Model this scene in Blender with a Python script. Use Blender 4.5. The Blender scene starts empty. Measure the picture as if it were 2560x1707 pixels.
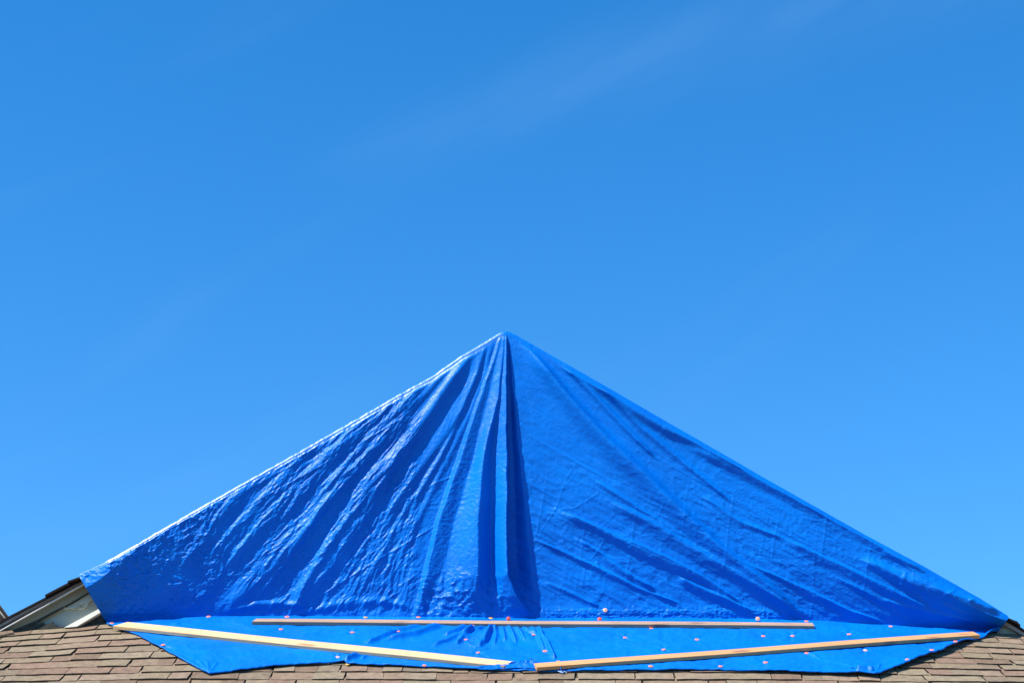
import bpy, bmesh, math, random
import numpy as np
from mathutils import Vector
random.seed(7)
R = math.radians
C = bpy.context.scene.collection
scn = bpy.context.scene

# ------------------------------------------------------------------ camera
F, PITCH, HB, DEPTH = 4600.0, R(22.0), 4.4, 11.5          # focal length in photo pixels, tilt, height of gable foot, distance
cp, sp_ = math.cos(PITCH), math.sin(PITCH)
def raydir(px, py):
    a = (np.asarray(px, float) - 1280.0) / F
    b = (853.5 - np.asarray(py, float)) / F
    return np.stack([a + 0*b, cp - sp_*b + 0*a, sp_ + cp*b + 0*a], -1)
d0 = raydir(1270, 1558)
CAM = np.array([0, 0, HB]) - DEPTH * d0
cd = bpy.data.cameras.new('camera'); cam = bpy.data.objects.new('camera', cd); C.objects.link(cam)
cam.location = CAM; cam.rotation_euler = (R(90) + PITCH, 0, 0)
cd.sensor_width = 36; cd.lens = 36 * F / 2560; cd.clip_start = .1; cd.clip_end = 3000
scn.camera = cam

# ------------------------------------------------------------------ light
SUN_EL, SUN_AZ = R(48), R(34)                 # azimuth: from the left, this much in front of the gable
sdir = Vector((-math.cos(SUN_EL)*math.cos(SUN_AZ), -math.cos(SUN_EL)*math.sin(SUN_AZ), math.sin(SUN_EL)))
w = bpy.data.worlds.new("World"); scn.world = w; w.use_nodes = True
nt = w.node_tree; nt.nodes.clear()
out = nt.nodes.new('ShaderNodeOutputWorld'); bg = nt.nodes.new('ShaderNodeBackground')
sky = nt.nodes.new('ShaderNodeTexSky'); sky.sky_type = 'NISHITA'; sky.sun_disc = False
sky.sun_elevation = SUN_EL; sky.sun_rotation = math.atan2(sdir.x, sdir.y)
sky.altitude = 1200; sky.air_density = 1.05; sky.dust_density = 0; sky.ozone_density = 3.0
hs = nt.nodes.new('ShaderNodeHueSaturation'); hs.inputs['Saturation'].default_value = 1.36
hs.inputs['Hue'].default_value = .5
tc = nt.nodes.new('ShaderNodeTexCoord')
mp = nt.nodes.new('ShaderNodeMapping'); mp.inputs['Scale'].default_value = (2.6, 3, 13)
mr0 = nt.nodes.new('ShaderNodeMapping'); mr0.inputs['Rotation'].default_value = (0, R(27), 0)
nz = nt.nodes.new('ShaderNodeTexNoise'); nz.inputs['Scale'].default_value = 1.3; nz.inputs['Detail'].default_value = 7; nz.inputs['Roughness'].default_value = .5
nz.inputs['Distortion'].default_value = .5
cr = nt.nodes.new('ShaderNodeMapRange'); cr.inputs['From Min'].default_value = .53; cr.inputs['From Max'].default_value = .78
cr.inputs['To Max'].default_value = .032
mx = nt.nodes.new('ShaderNodeMix'); mx.data_type = 'RGBA'
mx.inputs['B'].default_value = (3.6, 5.0, 6.8, 1)
L = nt.links.new
L(tc.outputs['Generated'], mr0.inputs[0]); L(mr0.outputs[0], mp.inputs[0]); L(mp.outputs[0], nz.inputs['Vector']); L(nz.outputs['Fac'], cr.inputs['Value'])
sm = nt.nodes.new('ShaderNodeMapping'); sm.inputs['Scale'].default_value = (1, 1, .82); sm.inputs['Location'].default_value = (0, 0, .08)
L(tc.outputs['Generated'], sm.inputs[0]); L(sm.outputs[0], sky.inputs['Vector'])
L(sky.outputs[0], hs.inputs['Color']); L(hs.outputs[0], mx.inputs['A']); # one long cirrus wisp rising to the upper right, torn by the noise
def mth(op, a, b=None):
    n = nt.nodes.new('ShaderNodeMath'); n.operation = op
    for i, q in enumerate((a, b)):
        if q is None: continue
        if isinstance(q, (int, float)): n.inputs[i].default_value = q
        else: L(q, n.inputs[i])
    return n.outputs[0]
sx_ = nt.nodes.new('ShaderNodeSeparateXYZ'); L(tc.outputs['Generated'], sx_.inputs[0])
uu = mth('DIVIDE', sx_.outputs[0], sx_.outputs[1]); vv_ = mth('DIVIDE', sx_.outputs[2], sx_.outputs[1])
nd = mth('MULTIPLY', mth('SUBTRACT', nz.outputs['Fac'], .5), .05)
ds = mth('ADD', mth('SUBTRACT', mth('SUBTRACT', vv_, .5617), mth('MULTIPLY', uu, .382)), nd)
wdt = mth('DIVIDE', ds, mth('ADD', .020, mth('MULTIPLY', mth('MAXIMUM', mth('ADD', uu, .1), 0.0), .07)))
msk_ = mth('EXPONENT', mth('MULTIPLY', mth('MULTIPLY', wdt, wdt), -1.0))
n9 = nt.nodes.new('ShaderNodeTexNoise'); n9.inputs['Scale'].default_value = 5; n9.inputs['Detail'].default_value = 6; L(mp.outputs[0], n9.inputs['Vector'])
fr = nt.nodes.new('ShaderNodeMapRange'); fr.inputs['From Min'].default_value = -.14; fr.inputs['From Max'].default_value = -.02; L(uu, fr.inputs['Value'])
wisp = mth('MULTIPLY', mth('MULTIPLY', mth('MULTIPLY', msk_, n9.outputs['Fac']), fr.outputs[0]), .05)
L(mth('ADD', mth('MULTIPLY', cr.outputs[0], .45), wisp), mx.inputs['Factor'])
L(mx.outputs['Result'], bg.inputs[0]); bg.inputs[1].default_value = .15; L(bg.outputs[0], out.inputs[0])
sl = bpy.data.lights.new('sun', 'SUN'); sl.energy = 5.0; sl.angle = R(.53); sl.color = (1, .95, .87)
so = bpy.data.objects.new('sun', sl); C.objects.link(so); so.rotation_euler = sdir.to_track_quat('Z', 'Y').to_euler()
so.location = (-20, -12, 24)
scn.view_settings.view_transform = 'Standard'; scn.view_settings.look = 'None'
scn.view_settings.exposure = 0.73; scn.view_settings.gamma = 1

# ------------------------------------------------------------------ helpers
def at(px, py, Y=0.0):
    """point where the sight line through a photo pixel meets the vertical plane y = Y"""
    d = raydir(px, py); k = (np.asarray(Y, float) - CAM[1]) / d[..., 1]
    return CAM + d * k[..., None]
TANA = math.tan(R(31.8)); ALPHA = R(31.8)
BASE = np.array([(-200,1584),(0,1577),(33,1574),(92,1569),(171,1564),(263,1555),(400,1547),(525,1541),(720,1540),(1047,1543),
                 (1300,1546),(1700,1545),(2020,1551),(2230,1563),(2480,1576),(2560,1581),(2800,1592)], float)
_b = at(BASE[:,0], BASE[:,1], 0.0)
SX, SC = _b[:,0], _b[:,2] - HB
def yb(px): return np.interp(px, BASE[:,0], BASE[:,1])
def zroof(X, Y):
    X = np.asarray(X, float); Y = np.asarray(Y, float)
    wv = np.clip(1 + Y/1.25, 0, 1); wv = wv*wv*(3-2*wv)
    return HB + TANA*Y + np.interp(X, SX, SC)*wv
def on_roof(px, py, lift=0.0):
    d = raydir(px, py); Y = np.zeros(np.broadcast(px, py).shape)
    for _ in range(25):
        k = (Y - CAM[1]) / d[..., 1]
        P = CAM + d * k[..., None]
        g = P[..., 2] - zroof(P[..., 0], Y) - lift
        dz = d[..., 2]/d[..., 1] - TANA
        Y = Y - g/dz*.9
    k = (Y - CAM[1]) / d[..., 1]
    return CAM + d * k[..., None]
def mesh_np(name, verts, faces, smooth=True, attrs=None):
    me = bpy.data.meshes.new(name); verts = np.asarray(verts, np.float32).reshape(-1, 3); faces = np.asarray(faces, np.int32)
    n = faces.shape[1]
    me.vertices.add(len(verts)); me.vertices.foreach_set('co', verts.ravel())
    me.loops.add(faces.size); me.loops.foreach_set('vertex_index', faces.ravel())
    me.polygons.add(len(faces)); me.polygons.foreach_set('loop_start', np.arange(0, faces.size, n, dtype=np.int32))
    me.polygons.foreach_set('loop_total', np.full(len(faces), n, np.int32))
    me.polygons.foreach_set('use_smooth', np.full(len(faces), smooth))
    me.update(calc_edges=True); me.validate()
    return me
def grid_faces(nr, nc, off=0):
    i = np.arange(nr-1)[:, None]*nc + np.arange(nc-1)[None, :] + off
    return np.stack([i, i+nc, i+nc+1, i+1], -1).reshape(-1, 4)
def link(name, me, mat=None, parent=None):
    o = bpy.data.objects.new(name, me); C.objects.link(o)
    if mat: me.materials.append(mat)
    if parent: o.parent = parent
    return o
def tag(o, label=None, cat=None, group=None, kind=None):
    if label: o['label'] = label
    if cat: o['category'] = cat
    if group: o['group'] = group
    if kind: o['kind'] = kind
    return o
def empty(name, loc=(0,0,0)):
    o = bpy.data.objects.new(name, None); C.objects.link(o); o.location = loc; o.empty_display_size = .2; return o
class MB:
    """collects boxes and prisms into one mesh (world coordinates)"""
    def __init__(s): s.bm = bmesh.new(); s.cols = []
    def prism(s, pts, off, bevel=0):
        """polygon of 3-D points pushed along the vector off"""
        a = [s.bm.verts.new(p) for p in pts]; b = [s.bm.verts.new(Vector(p)+Vector(off)) for p in pts]
        n = len(a); fs = [s.bm.faces.new(a), s.bm.faces.new(b[::-1])]
        for i in range(n): fs.append(s.bm.faces.new((a[i], b[i], b[(i+1)%n], a[(i+1)%n])))
        return fs
    def box(s, x0, x1, y0, y1, z0, z1):
        s.prism([(x0,y0,z0),(x1,y0,z0),(x1,y0,z1),(x0,y0,z1)], (0, y1-y0, 0))
    def build(s, name, mat, parent=None, smooth=False):
        bmesh.ops.recalc_face_normals(s.bm, faces=s.bm.faces)
        me = bpy.data.meshes.new(name); s.bm.to_mesh(me); s.bm.free()
        for p in me.polygons: p.use_smooth = smooth
        o = link(name, me, mat, None)
        if parent:
            o.parent = parent; o.matrix_parent_inverse.identity(); o.location = -Vector(parent.location)
        return o

# ------------------------------------------------------------------ noise in numpy
_rng = np.random.RandomState(11)
_G = _rng.rand(16, 256, 256)*2*np.pi
def perlin(x, y, seed=0):
    g = _G[seed % 16]; xi = np.floor(x).astype(int); yi = np.floor(y).astype(int); xf = x-xi; yf = y-yi
    u = xf**3*(xf*(xf*6-15)+10); v = yf**3*(yf*(yf*6-15)+10)
    def dd(ix, iy, fx, fy):
        a = g[(xi+ix) & 255, (yi+iy) & 255]; return np.cos(a)*fx + np.sin(a)*fy
    n00 = dd(0,0,xf,yf); n10 = dd(1,0,xf-1,yf); n01 = dd(0,1,xf,yf-1); n11 = dd(1,1,xf-1,yf-1)
    return (n00*(1-u)+n10*u)*(1-v) + (n01*(1-u)+n11*u)*v
def fbm(x, y, o=3, seed=0, gain=.5):
    s = 0; a = 1.0
    for i in range(o): s = s + a*perlin(x*2**i+i*17.3, y*2**i+i*9.1, seed+i); a *= gain
    return s
def ridged(x, y, o=2, seed=0):
    s = 0; a = 1.0
    for i in range(o): s = s + a*(1-2*np.abs(perlin(x*2**i+i*13.7, y*2**i+i*5.9, seed+i))*1.6); a *= .5
    return s
def sst(t): t = np.clip(t, 0, 1); return t*t*(3-2*t)
def band(x, a, b, c, d): return sst((x-a)/(b-a))*(1-sst((x-c)/(d-c)))

def add_ridges(H, PX, PY, lst, ys=1.0):
    """raise folds along polylines: (points, width on the lower-left side, width on the upper-right side, height, pointed)"""
    for pts, wp, wn, hh, pointed in lst:
        P = np.array(pts, float); seg = np.hypot(*(np.diff(P, axis=0)*[1, ys]).T); tot = seg.sum()
        m = 3.2*max(wp, wn)
        msk = (PX > P[:,0].min()-m) & (PX < P[:,0].max()+m) & (PY > P[:,1].min()-m/ys) & (PY < P[:,1].max()+m/ys)
        x = PX[msk]; y = PY[msk]
        if x.size == 0: continue
        best = np.full(x.shape, 1e9); sg = np.zeros(x.shape); tt = np.zeros(x.shape); acc = 0
        for i in range(len(P)-1):
            dx, dy = P[i+1,0]-P[i,0], (P[i+1,1]-P[i,1])*ys; l = seg[i]
            rx = x-P[i,0]; ry = (y-P[i,1])*ys
            t = np.clip((rx*dx+ry*dy)/l/l, 0, 1)
            qx = rx-t*dx; qy = ry-t*dy; d = np.hypot(qx, qy); s = np.sign(dx*ry-dy*rx)
            b = d < best; best = np.where(b, d, best); sg = np.where(b, s, sg); tt = np.where(b, (acc+t*l)/tot, tt); acc += l
        wd = np.where(sg > 0, wp, wn) * (.45+.55*np.sin(np.pi*np.clip(tt*.9+.08, 0, 1)))
        g = np.exp(-best/wd*1.3) if pointed else np.exp(-(best/wd)**2)
        tap = sst(tt/.12)*sst((1-tt)/.10)
        H[msk] += hh*g*((.12+.88*tap) if not pointed else .75*tap)
    return H

# ------------------------------------------------------------------ materials
def newmat(name):
    m = bpy.data.materials.new(name); m.use_nodes = True
    return m, m.node_tree, m.node_tree.nodes['Principled BSDF']
def N(nt, t, **kw):
    n = nt.nodes.new(t)
    for k, v in kw.items():
        if k in n.inputs: n.inputs[k].default_value = v
        else: setattr(n, k, v)
    return n
def ramp(nt, stops):
    r = nt.nodes.new('ShaderNodeValToRGB'); e = r.color_ramp.elements
    while len(e) < len(stops): e.new(.5)
    for x, (p, c) in zip(e, stops): x.position = p; x.color = (*c, 1)
    return r
def mat_tarp(name='blue_poly_tarp', spec=.16, crinkle=1.0, rough=(.30, .50)):
    m, t, b = newmat(name); L = t.links.new
    tc = N(t, 'ShaderNodeTexCoord')
    n1 = N(t, 'ShaderNodeTexNoise', Scale=3.0, Detail=4.0)
    r = ramp(t, [(.3, (.0, .118, .50)), (.7, (.0, .158, .60))])
    L(tc.outputs['Object'], n1.inputs['Vector']); L(n1.outputs['Fac'], r.inputs[0]); L(r.outputs[0], b.inputs['Base Color'])
    b.inputs['Specular IOR Level'].default_value = spec
    n2 = N(t, 'ShaderNodeTexNoise', Scale=14.0, Detail=2.0)
    mr = N(t, 'ShaderNodeMapRange'); mr.inputs['To Min'].default_value = rough[0]; mr.inputs['To Max'].default_value = rough[1]
    L(tc.outputs['Object'], n2.inputs['Vector']); L(n2.outputs['Fac'], mr.inputs['Value']); L(mr.outputs[0], b.inputs['Roughness'])
    # crinkle of the film and the fine weave
    n3 = N(t, 'ShaderNodeTexNoise', Scale=38.0, Detail=3.0, Roughness=.6)
    n4 = N(t, 'ShaderNodeTexVoronoi', Scale=22.0); n4.feature = 'DISTANCE_TO_EDGE'
    L(tc.outputs['Object'], n3.inputs['Vector'])
    ad = N(t, 'ShaderNodeVectorMath', operation='ADD'); sc = N(t, 'ShaderNodeVectorMath', operation='SCALE'); sc.inputs['Scale'].default_value = .05
    L(n3.outputs['Color'], sc.inputs[0]); L(tc.outputs['Object'], ad.inputs[0]); L(sc.outputs[0], ad.inputs[1]); L(ad.outputs[0], n4.inputs['Vector'])
    b1 = N(t, 'ShaderNodeBump', Strength=.4*crinkle, Distance=.006); b2 = N(t, 'ShaderNodeBump', Strength=.2*crinkle, Distance=.008)
    L(n3.outputs['Fac'], b1.inputs['Height']); L(n4.outputs['Distance'], b2.inputs['Height'])
    L(b1.outputs[0], b2.inputs['Normal']); L(b2.outputs[0], b.inputs['Normal'])
    return m
def mat_plain(name, col, rough=.6, noise=.12, scale=20, bump=0, spec=.4):
    m, t, b = newmat(name); L = t.links.new
    tc = N(t, 'ShaderNodeTexCoord'); n = N(t, 'ShaderNodeTexNoise', Scale=float(scale), Detail=5.0)
    r = ramp(t, [(.25, tuple(c*(1-noise) for c in col)), (.75, tuple(min(1, c*(1+noise)) for c in col))])
    L(tc.outputs['Object'], n.inputs['Vector']); L(n.outputs['Fac'], r.inputs[0]); L(r.outputs[0], b.inputs['Base Color'])
    b.inputs['Roughness'].default_value = rough; b.inputs['Specular IOR Level'].default_value = spec
    if bump:
        bp = N(t, 'ShaderNodeBump', Strength=bump, Distance=.004); L(n.outputs['Fac'], bp.inputs['Height']); L(bp.outputs[0], b.inputs['Normal'])
    return m
def mat_wood(name, light, dark, knot, wear=0.0):
    m, t, b = newmat(name); L = t.links.new
    tc = N(t, 'ShaderNodeTexCoord'); mp = N(t, 'ShaderNodeMapping'); mp.inputs['Scale'].default_value = (1.2, 40, 40)
    n = N(t, 'ShaderNodeTexNoise', Scale=2.2, Detail=5.0, Distortion=.6)
    L(tc.outputs['Object'], mp.inputs[0]); L(mp.outputs[0], n.inputs['Vector'])
    r = ramp(t, [(.3, dark), (.62, light)]); L(n.outputs['Fac'], r.inputs[0])
    mk = N(t, 'ShaderNodeMapping'); mk.inputs['Scale'].default_value = (2.6, 9, 5)
    v = N(t, 'ShaderNodeTexVoronoi', Scale=1.0); L(tc.outputs['Object'], mk.inputs[0]); L(mk.outputs[0], v.inputs['Vector'])
    rk = ramp(t, [(.0, (1, 1, 1)), (.10, (1, 1, 1)), (.2, (0, 0, 0))]); L(v.outputs['Distance'], rk.inputs[0])
    mx = N(t, 'ShaderNodeMix', data_type='RGBA'); mx.inputs['B'].default_value = (*knot, 1)
    L(r.outputs[0], mx.inputs['A']); L(rk.outputs[0], mx.inputs['Factor'])
    last = mx.outputs['Result']
    if wear:
        n2 = N(t, 'ShaderNodeTexNoise', Scale=5.0, Detail=6.0, Roughness=.7); L(mp.outputs[0], n2.inputs['Vector'])
        r2 = ramp(t, [(.52, (0, 0, 0)), (.66, (wear, wear, wear))]); L(n2.outputs['Fac'], r2.inputs[0])
        m2 = N(t, 'ShaderNodeMix', data_type='RGBA'); m2.inputs['B'].default_value = (.10, .075, .06, 1)
        L(last, m2.inputs['A']); L(r2.outputs[0], m2.inputs['Factor']); last = m2.outputs['Result']
    L(last, b.inputs['Base Color']); b.inputs['Roughness'].default_value = .65
    bp = N(t, 'ShaderNodeBump', Strength=.3, Distance=.002); L(n.outputs['Fac'], bp.inputs['Height']); L(bp.outputs[0], b.inputs['Normal'])
    return m
def mat_shingle():
    m, t, b = newmat('asphalt_shingle'); L = t.links.new
    at_ = N(t, 'ShaderNodeAttribute', attribute_name='tone'); tc = N(t, 'ShaderNodeTexCoord')
    r = ramp(t, [(0, (.205,.140,.092)), (.2, (.275,.180,.125)), (.4, (.265,.205,.13)), (.6, (.295,.21,.145)), (.8, (.29,.232,.15)), (1, (.225,.165,.112))])
    L(at_.outputs['Fac'], r.inputs[0])
    g = N(t, 'ShaderNodeTexNoise', Scale=170.0, Detail=3.0, Roughness=.75); L(tc.outputs['Object'], g.inputs['Vector'])
    gr = ramp(t, [(.3, (.45,.45,.45)), (.5, (1,1,1)), (.72, (1.0,1.0,1.0))]); L(g.outputs['Fac'], gr.inputs[0])
    p = N(t, 'ShaderNodeTexNoise', Scale=26.0, Detail=5.0, Roughness=.7); L(tc.outputs['Object'], p.inputs['Vector'])
    pr = ramp(t, [(.32, (.66,.66,.68)), (.6, (1.0,1.0,.97))]); L(p.outputs['Fac'], pr.inputs[0])
    m1 = N(t, 'ShaderNodeMix', data_type='RGBA', blend_type='MULTIPLY'); m1.inputs['Factor'].default_value = .75
    m2 = N(t, 'ShaderNodeMix', data_type='RGBA', blend_type='MULTIPLY'); m2.inputs['Factor'].default_value = 1
    L(r.outputs[0], m1.inputs['A']); L(gr.outputs[0], m1.inputs['B']); L(m1.outputs['Result'], m2.inputs['A']); L(pr.outputs[0], m2.inputs['B'])
    L(m2.outputs['Result'], b.inputs['Base Color']); b.inputs['Roughness'].default_value = .95; b.inputs['Specular IOR Level'].default_value = .15
    bp = N(t, 'ShaderNodeBump', Strength=.7, Distance=.004); L(g.outputs['Fac'], bp.inputs['Height']); L(bp.outputs[0], b.inputs['Normal'])
    return m
def mat_peel(name, paint, under, lo=.56, hi=.6, scale=7, stretch=(1,1,1)):
    m, t, b = newmat(name); L = t.links.new
    tc = N(t, 'ShaderNodeTexCoord'); mp = N(t, 'ShaderNodeMapping'); mp.inputs['Scale'].default_value = stretch; mp.inputs['Rotation'].default_value = (0, R(30), 0)
    n = N(t, 'ShaderNodeTexNoise', Scale=float(scale), Detail=6.0, Roughness=.62); L(tc.outputs['Object'], mp.inputs[0]); L(mp.outputs[0], n.inputs['Vector'])
    r = ramp(t, [(lo, (0,0,0)), (hi, (1,1,1))]); L(n.outputs['Fac'], r.inputs[0])
    n2 = N(t, 'ShaderNodeTexNoise', Scale=3.5, Detail=3.0); L(mp.outputs[0], n2.inputs['Vector'])
    r2 = ramp(t, [(.35, tuple(c*.82 for c in paint)), (.7, paint)]); L(n2.outputs['Fac'], r2.inputs[0])
    mx = N(t, 'ShaderNodeMix', data_type='RGBA'); mx.inputs['B'].default_value = (*under, 1)
    L(r2.outputs[0], mx.inputs['A']); L(r.outputs[0], mx.inputs['Factor']); L(mx.outputs['Result'], b.inputs['Base Color'])
    b.inputs['Roughness'].default_value = .7
    bp = N(t, 'ShaderNodeBump', Strength=.4, Distance=-.004); L(r.outputs[0], bp.inputs['Height']); L(bp.outputs[0], b.inputs['Normal'])
    return m
M_TARP = mat_tarp(); M_RIM_GLINT = mat_tarp('rim_glint_tarp', 1.0, .5, (.32, .42)); M_SH = mat_shingle()
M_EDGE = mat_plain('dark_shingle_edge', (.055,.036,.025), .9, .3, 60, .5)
M_TOPE = mat_plain('black_shingle_edge', (.014,.010,.009), .9, .3, 60, .3, .15)
M_FASC = mat_plain('grey_painted_fascia', (.30,.27,.25), .5, .1, 6)
M_MOULD = mat_plain('lilac_grey_moulding', (.17,.18,.24), .5, .12, 6)
M_LIP = mat_plain('white_drip_lip', (.62,.60,.55), .4, .04, 10)
M_FRIEZE = mat_peel('yellowed_frieze_paint', (.30,.245,.15), (.12,.09,.05), .66, .70, 10, (1,1,3))
M_PANEL = mat_peel('peeling_panel_paint', (.33,.34,.28), (.10,.09,.06), .68, .70, 9, (1,1,4))
M_BLIST = mat_peel('blistered_paint', (.42,.42,.35), (.30,.25,.12), .64, .68, 12)
M_SUNLIT_CREAM = mat_peel('sunlit_cream', (.78,.73,.58), (.25,.2,.12), .70, .72, 20)
M_ROT_SHADE = mat_plain('mould_shade_black', (.035,.035,.028), .95, .4, 40)
M_WALL = mat_plain('stucco', (.55,.5,.42), .9, .06, 40, .3)
M_PINE = mat_wood('pale_pine', (.68,.47,.25), (.54,.34,.16), (.42,.22,.09))
M_PINE2 = mat_wood('orange_pine', (.60,.31,.12), (.46,.22,.08), (.30,.14,.06))
M_OLD = mat_wood('weathered_wood', (.44,.285,.18), (.30,.185,.115), (.2,.12,.08), .8)

# ------------------------------------------------------------------ ground
gm = MB(); gm.bm.faces.new([gm.bm.verts.new(p) for p in [(-900,-900,0),(900,-900,0),(900,900,0),(-900,900,0)]])
ground = gm.build('ground', mat_plain('lawn_ground', (.07,.085,.04), .95, .4, 3)); tag(ground, kind='structure')

# ------------------------------------------------------------------ house
house = empty('house', (0, 0, 0))
tag(house, 'house with brown shingle roof and peeling cream gable, largely hidden under the blue tarp', 'house')
XL, XR = -4.3, 4.3
# roof: every shingle tab a thin wedge, all in one roof part
mi_ = []
def shingle_mesh():
    vs, fs, tone = [], [], []
    EXPO = .111
    rows = 24; ca, sa = math.cos(ALPHA), math.sin(ALPHA)
    nrm = Vector((0, -sa, ca))
    def wavy(x, k): return .004*math.sin(x*2.1+k*1.7)+.003*math.sin(x*5.3+k)
    for k in range(0, rows):
        # lower edge of the course at this distance down the slope
        Sb = k*EXPO + .040; St = max(Sb - EXPO*1.45, -.03)
        x = XL - random.random()*.3
        while x < XR:
            wd = random.choice((.10,.13,.16,.19,.23,.27,.31))*random.uniform(.85,1.15)
            thick = random.random() < .5
            th = (.0145 if thick else .0085) if k > 0 else .004
            g = .0024
            sk = random.uniform(-.012, .012)
            n = max(2, int(wd/.05))
            base = len(vs); tn = random.random()
            for i in range(n+1):
                xx = x+g + (wd-2*g)*i/n
                for (S, lift) in ((St, .001), (Sb + (0.004 if thick else 0), th), (Sb + (0.004 if thick else 0), -.004)):
                    s2 = S + (wavy(xx, k) if S > St else 0) + (random.uniform(-.0015,.0015) if S > St else 0)
                    Y = -s2*ca; xo = xx + (sk if S > St else 0)
                    z = float(zroof(xo, Y))
                    l2 = lift + (.0012*math.sin(xx*31+k*5) if lift > 0 else 0)
                    vs.append((xo, Y + nrm.y*l2, z + nrm.z*l2))
            for i in range(n):
                a = base+i*3
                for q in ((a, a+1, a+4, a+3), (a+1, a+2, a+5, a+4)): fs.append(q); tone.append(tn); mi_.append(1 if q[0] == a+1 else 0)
            for q in ((base, base+1, base+2, base+2), (base+n*3+2, base+n*3+1, base+n*3, base+n*3)):
                pass
            x += wd
    return vs, fs, tone
vs, fs, tone = shingle_mesh()
me = mesh_np('roof', vs, fs, False)
ca_ = me.attributes.new('tone', 'FLOAT', 'FACE'); ca_.data.foreach_set('value', np.array(tone[:len(me.polygons)], np.float32))
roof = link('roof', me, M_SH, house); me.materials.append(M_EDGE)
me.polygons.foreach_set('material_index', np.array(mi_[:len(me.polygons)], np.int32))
# dark underlay sheet beneath the tabs
nx, ny = 60, 24
X, S = np.meshgrid(np.linspace(XL, XR, nx), np.linspace(-.03, 2.75, ny)); Y = -S*math.cos(ALPHA)
V = np.stack([X, Y, zroof(X, Y)-.006], -1).reshape(-1, 3)
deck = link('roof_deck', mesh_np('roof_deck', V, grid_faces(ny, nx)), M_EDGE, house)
eY = -2.75*math.cos(ALPHA); eZ = HB + TANA*eY
mb = MB(); mb.box(XL, XR, eY-.02, eY+.02, eZ-.20, eZ-.01); mb.build('eave_fascia', M_FASC, house)
mb = MB(); mb.box(XL+.3, XR-.3, eY+.45, 5.5, 0, eZ+.10); mb.build('wall', M_WALL, house)
mb = MB(); mb.box(XL+.02, XR-.02, eY+.02, eY+.45, eZ-.19, eZ-.17); mb.build('soffit', M_FASC, house)
# gable rakes: profile lines in the plane of the rake
YR = -.11
def P(px, py, Y): return Vector(at(px, py, Y))
LTOP = [(-420,1790),(17,1541),(112,1492),(204,1444),(1262,838)]
def left_line(d): return [(a, b+d) for a, b in LTOP]
RTOP = [(1262,838),(2519,1546),(2560,1571),(3000,1838)]
def band_prism(mb, top, bot, Y0, Y1):
    for i in range(len(top)-1):
        mb.prism([P(*top[i],Y0), P(*top[i+1],Y0), P(*bot[i+1],Y0), P(*bot[i],Y0)], (0, Y1-Y0, 0))
def offs(line, d): return [(a, b+d) for a, b in line]
mb = MB(); band_prism(mb, offs(LTOP, 1), offs(LTOP, 6.5), YR, 5.4); band_prism(mb, offs(RTOP, 1), offs(RTOP, 6), YR, 5.4)
mb.build('gable_roof', M_TOPE, house)
# loose shingles lying on the rake edge
for tp_, bt_, yy in (([(112,1486),(150,1466),(173,1454)], [(113,1491),(152,1471),(174,1459)], .02), ([(168,1452),(204,1439)], [(170,1456),(206,1443.5)], .03),
                     ([(2519,1543),(2545,1553)], [(2519,1547),(2545,1560)], .02), ([(2540,1551),(2551,1560)], [(2540,1556),(2551,1566)], .03)):
    mb = MB(); band_prism(mb, tp_, bt_, YR-yy, .6); mb.build('rake_shingle', M_TOPE, house)
LF = [(-420,1799),(0,1559),(201,1447.5),(235,1429)]
mb = MB(); band_prism(mb, offs(LF, -3), offs(LF, 7), YR+.015, YR+.05); mb.build('rake_board', M_FASC, house)
mb = MB()
for i in range(3):
    a, b = LF[i], LF[i+1]
    mb.prism([P(a[0],a[1]+6.5,YR+.055), P(b[0],b[1]+6.5,YR+.055), P(b[0],b[1]+17,YR+.06), P(a[0],a[1]+17,YR+.06)], (0,.02,0))
mb.build('rake_moulding', M_MOULD, house)
mb = MB(); mb.prism([P(-420,1809,YR+.07), P(235,1443.5,YR+.07), P(250,1434,-.03), P(-420,1780,-.03)], (0,0,.01)); mb.build('rake_soffit', M_FRIEZE, house)
mb = MB(); band_prism(mb, [(-420,1809),(19,1563.5),(211,1456.5),(235,1443.5)], [(-420,1812),(19,1566),(211,1459),(235,1446)], YR+.012, YR+.03); mb.build('drip_lip', M_LIP, house)
mb = MB(); mb.prism([P(*q, -.055) for q in [(-60,1610),(18,1566.5),(211,1459),(250,1438),(250,1465),(222,1480),(190,1499),(160,1514),(153,1522),(120,1539),(80,1560),(33,1585)]], (0,.03,0)); mb.build('frieze_board', M_FRIEZE, house)
mb = MB(); mb.prism([P(*q, -.03) for q in [(-60,1680),(40,1570),(153,1524),(222,1482),(232,1482),(250,1520),(258,1545),(255,1640)]], (0,.02,0)); mb.build('gable_panel', M_PANEL, house)
mb = MB(); mb.prism([P(*q, -.045) for q in [(176,1511),(196,1500),(222,1483),(232,1497),(226,1500),(221,1506),(218,1512),(212,1519),(203,1522),(192,1520.5),(184,1522)]], (0,.015,0)); mb.build('blistered_board', M_BLIST, house)
mb = MB(); mb.prism([P(*q, -.05) for q in [(153,1521),(176,1509),(184,1521),(172,1520),(163,1523),(158,1523.5)]], (0,.018,0)); mb.build('board_scrap', M_BLIST, house)
mb = MB(); mb.prism([P(*q, -.090) for q in [(160,1568),(246,1521.5),(251,1530),(192,1565)]], (0,.06,0)); mb.build('cream_strip', M_SUNLIT_CREAM, house)  # bright strip added where a band of sun crosses the wall
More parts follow.
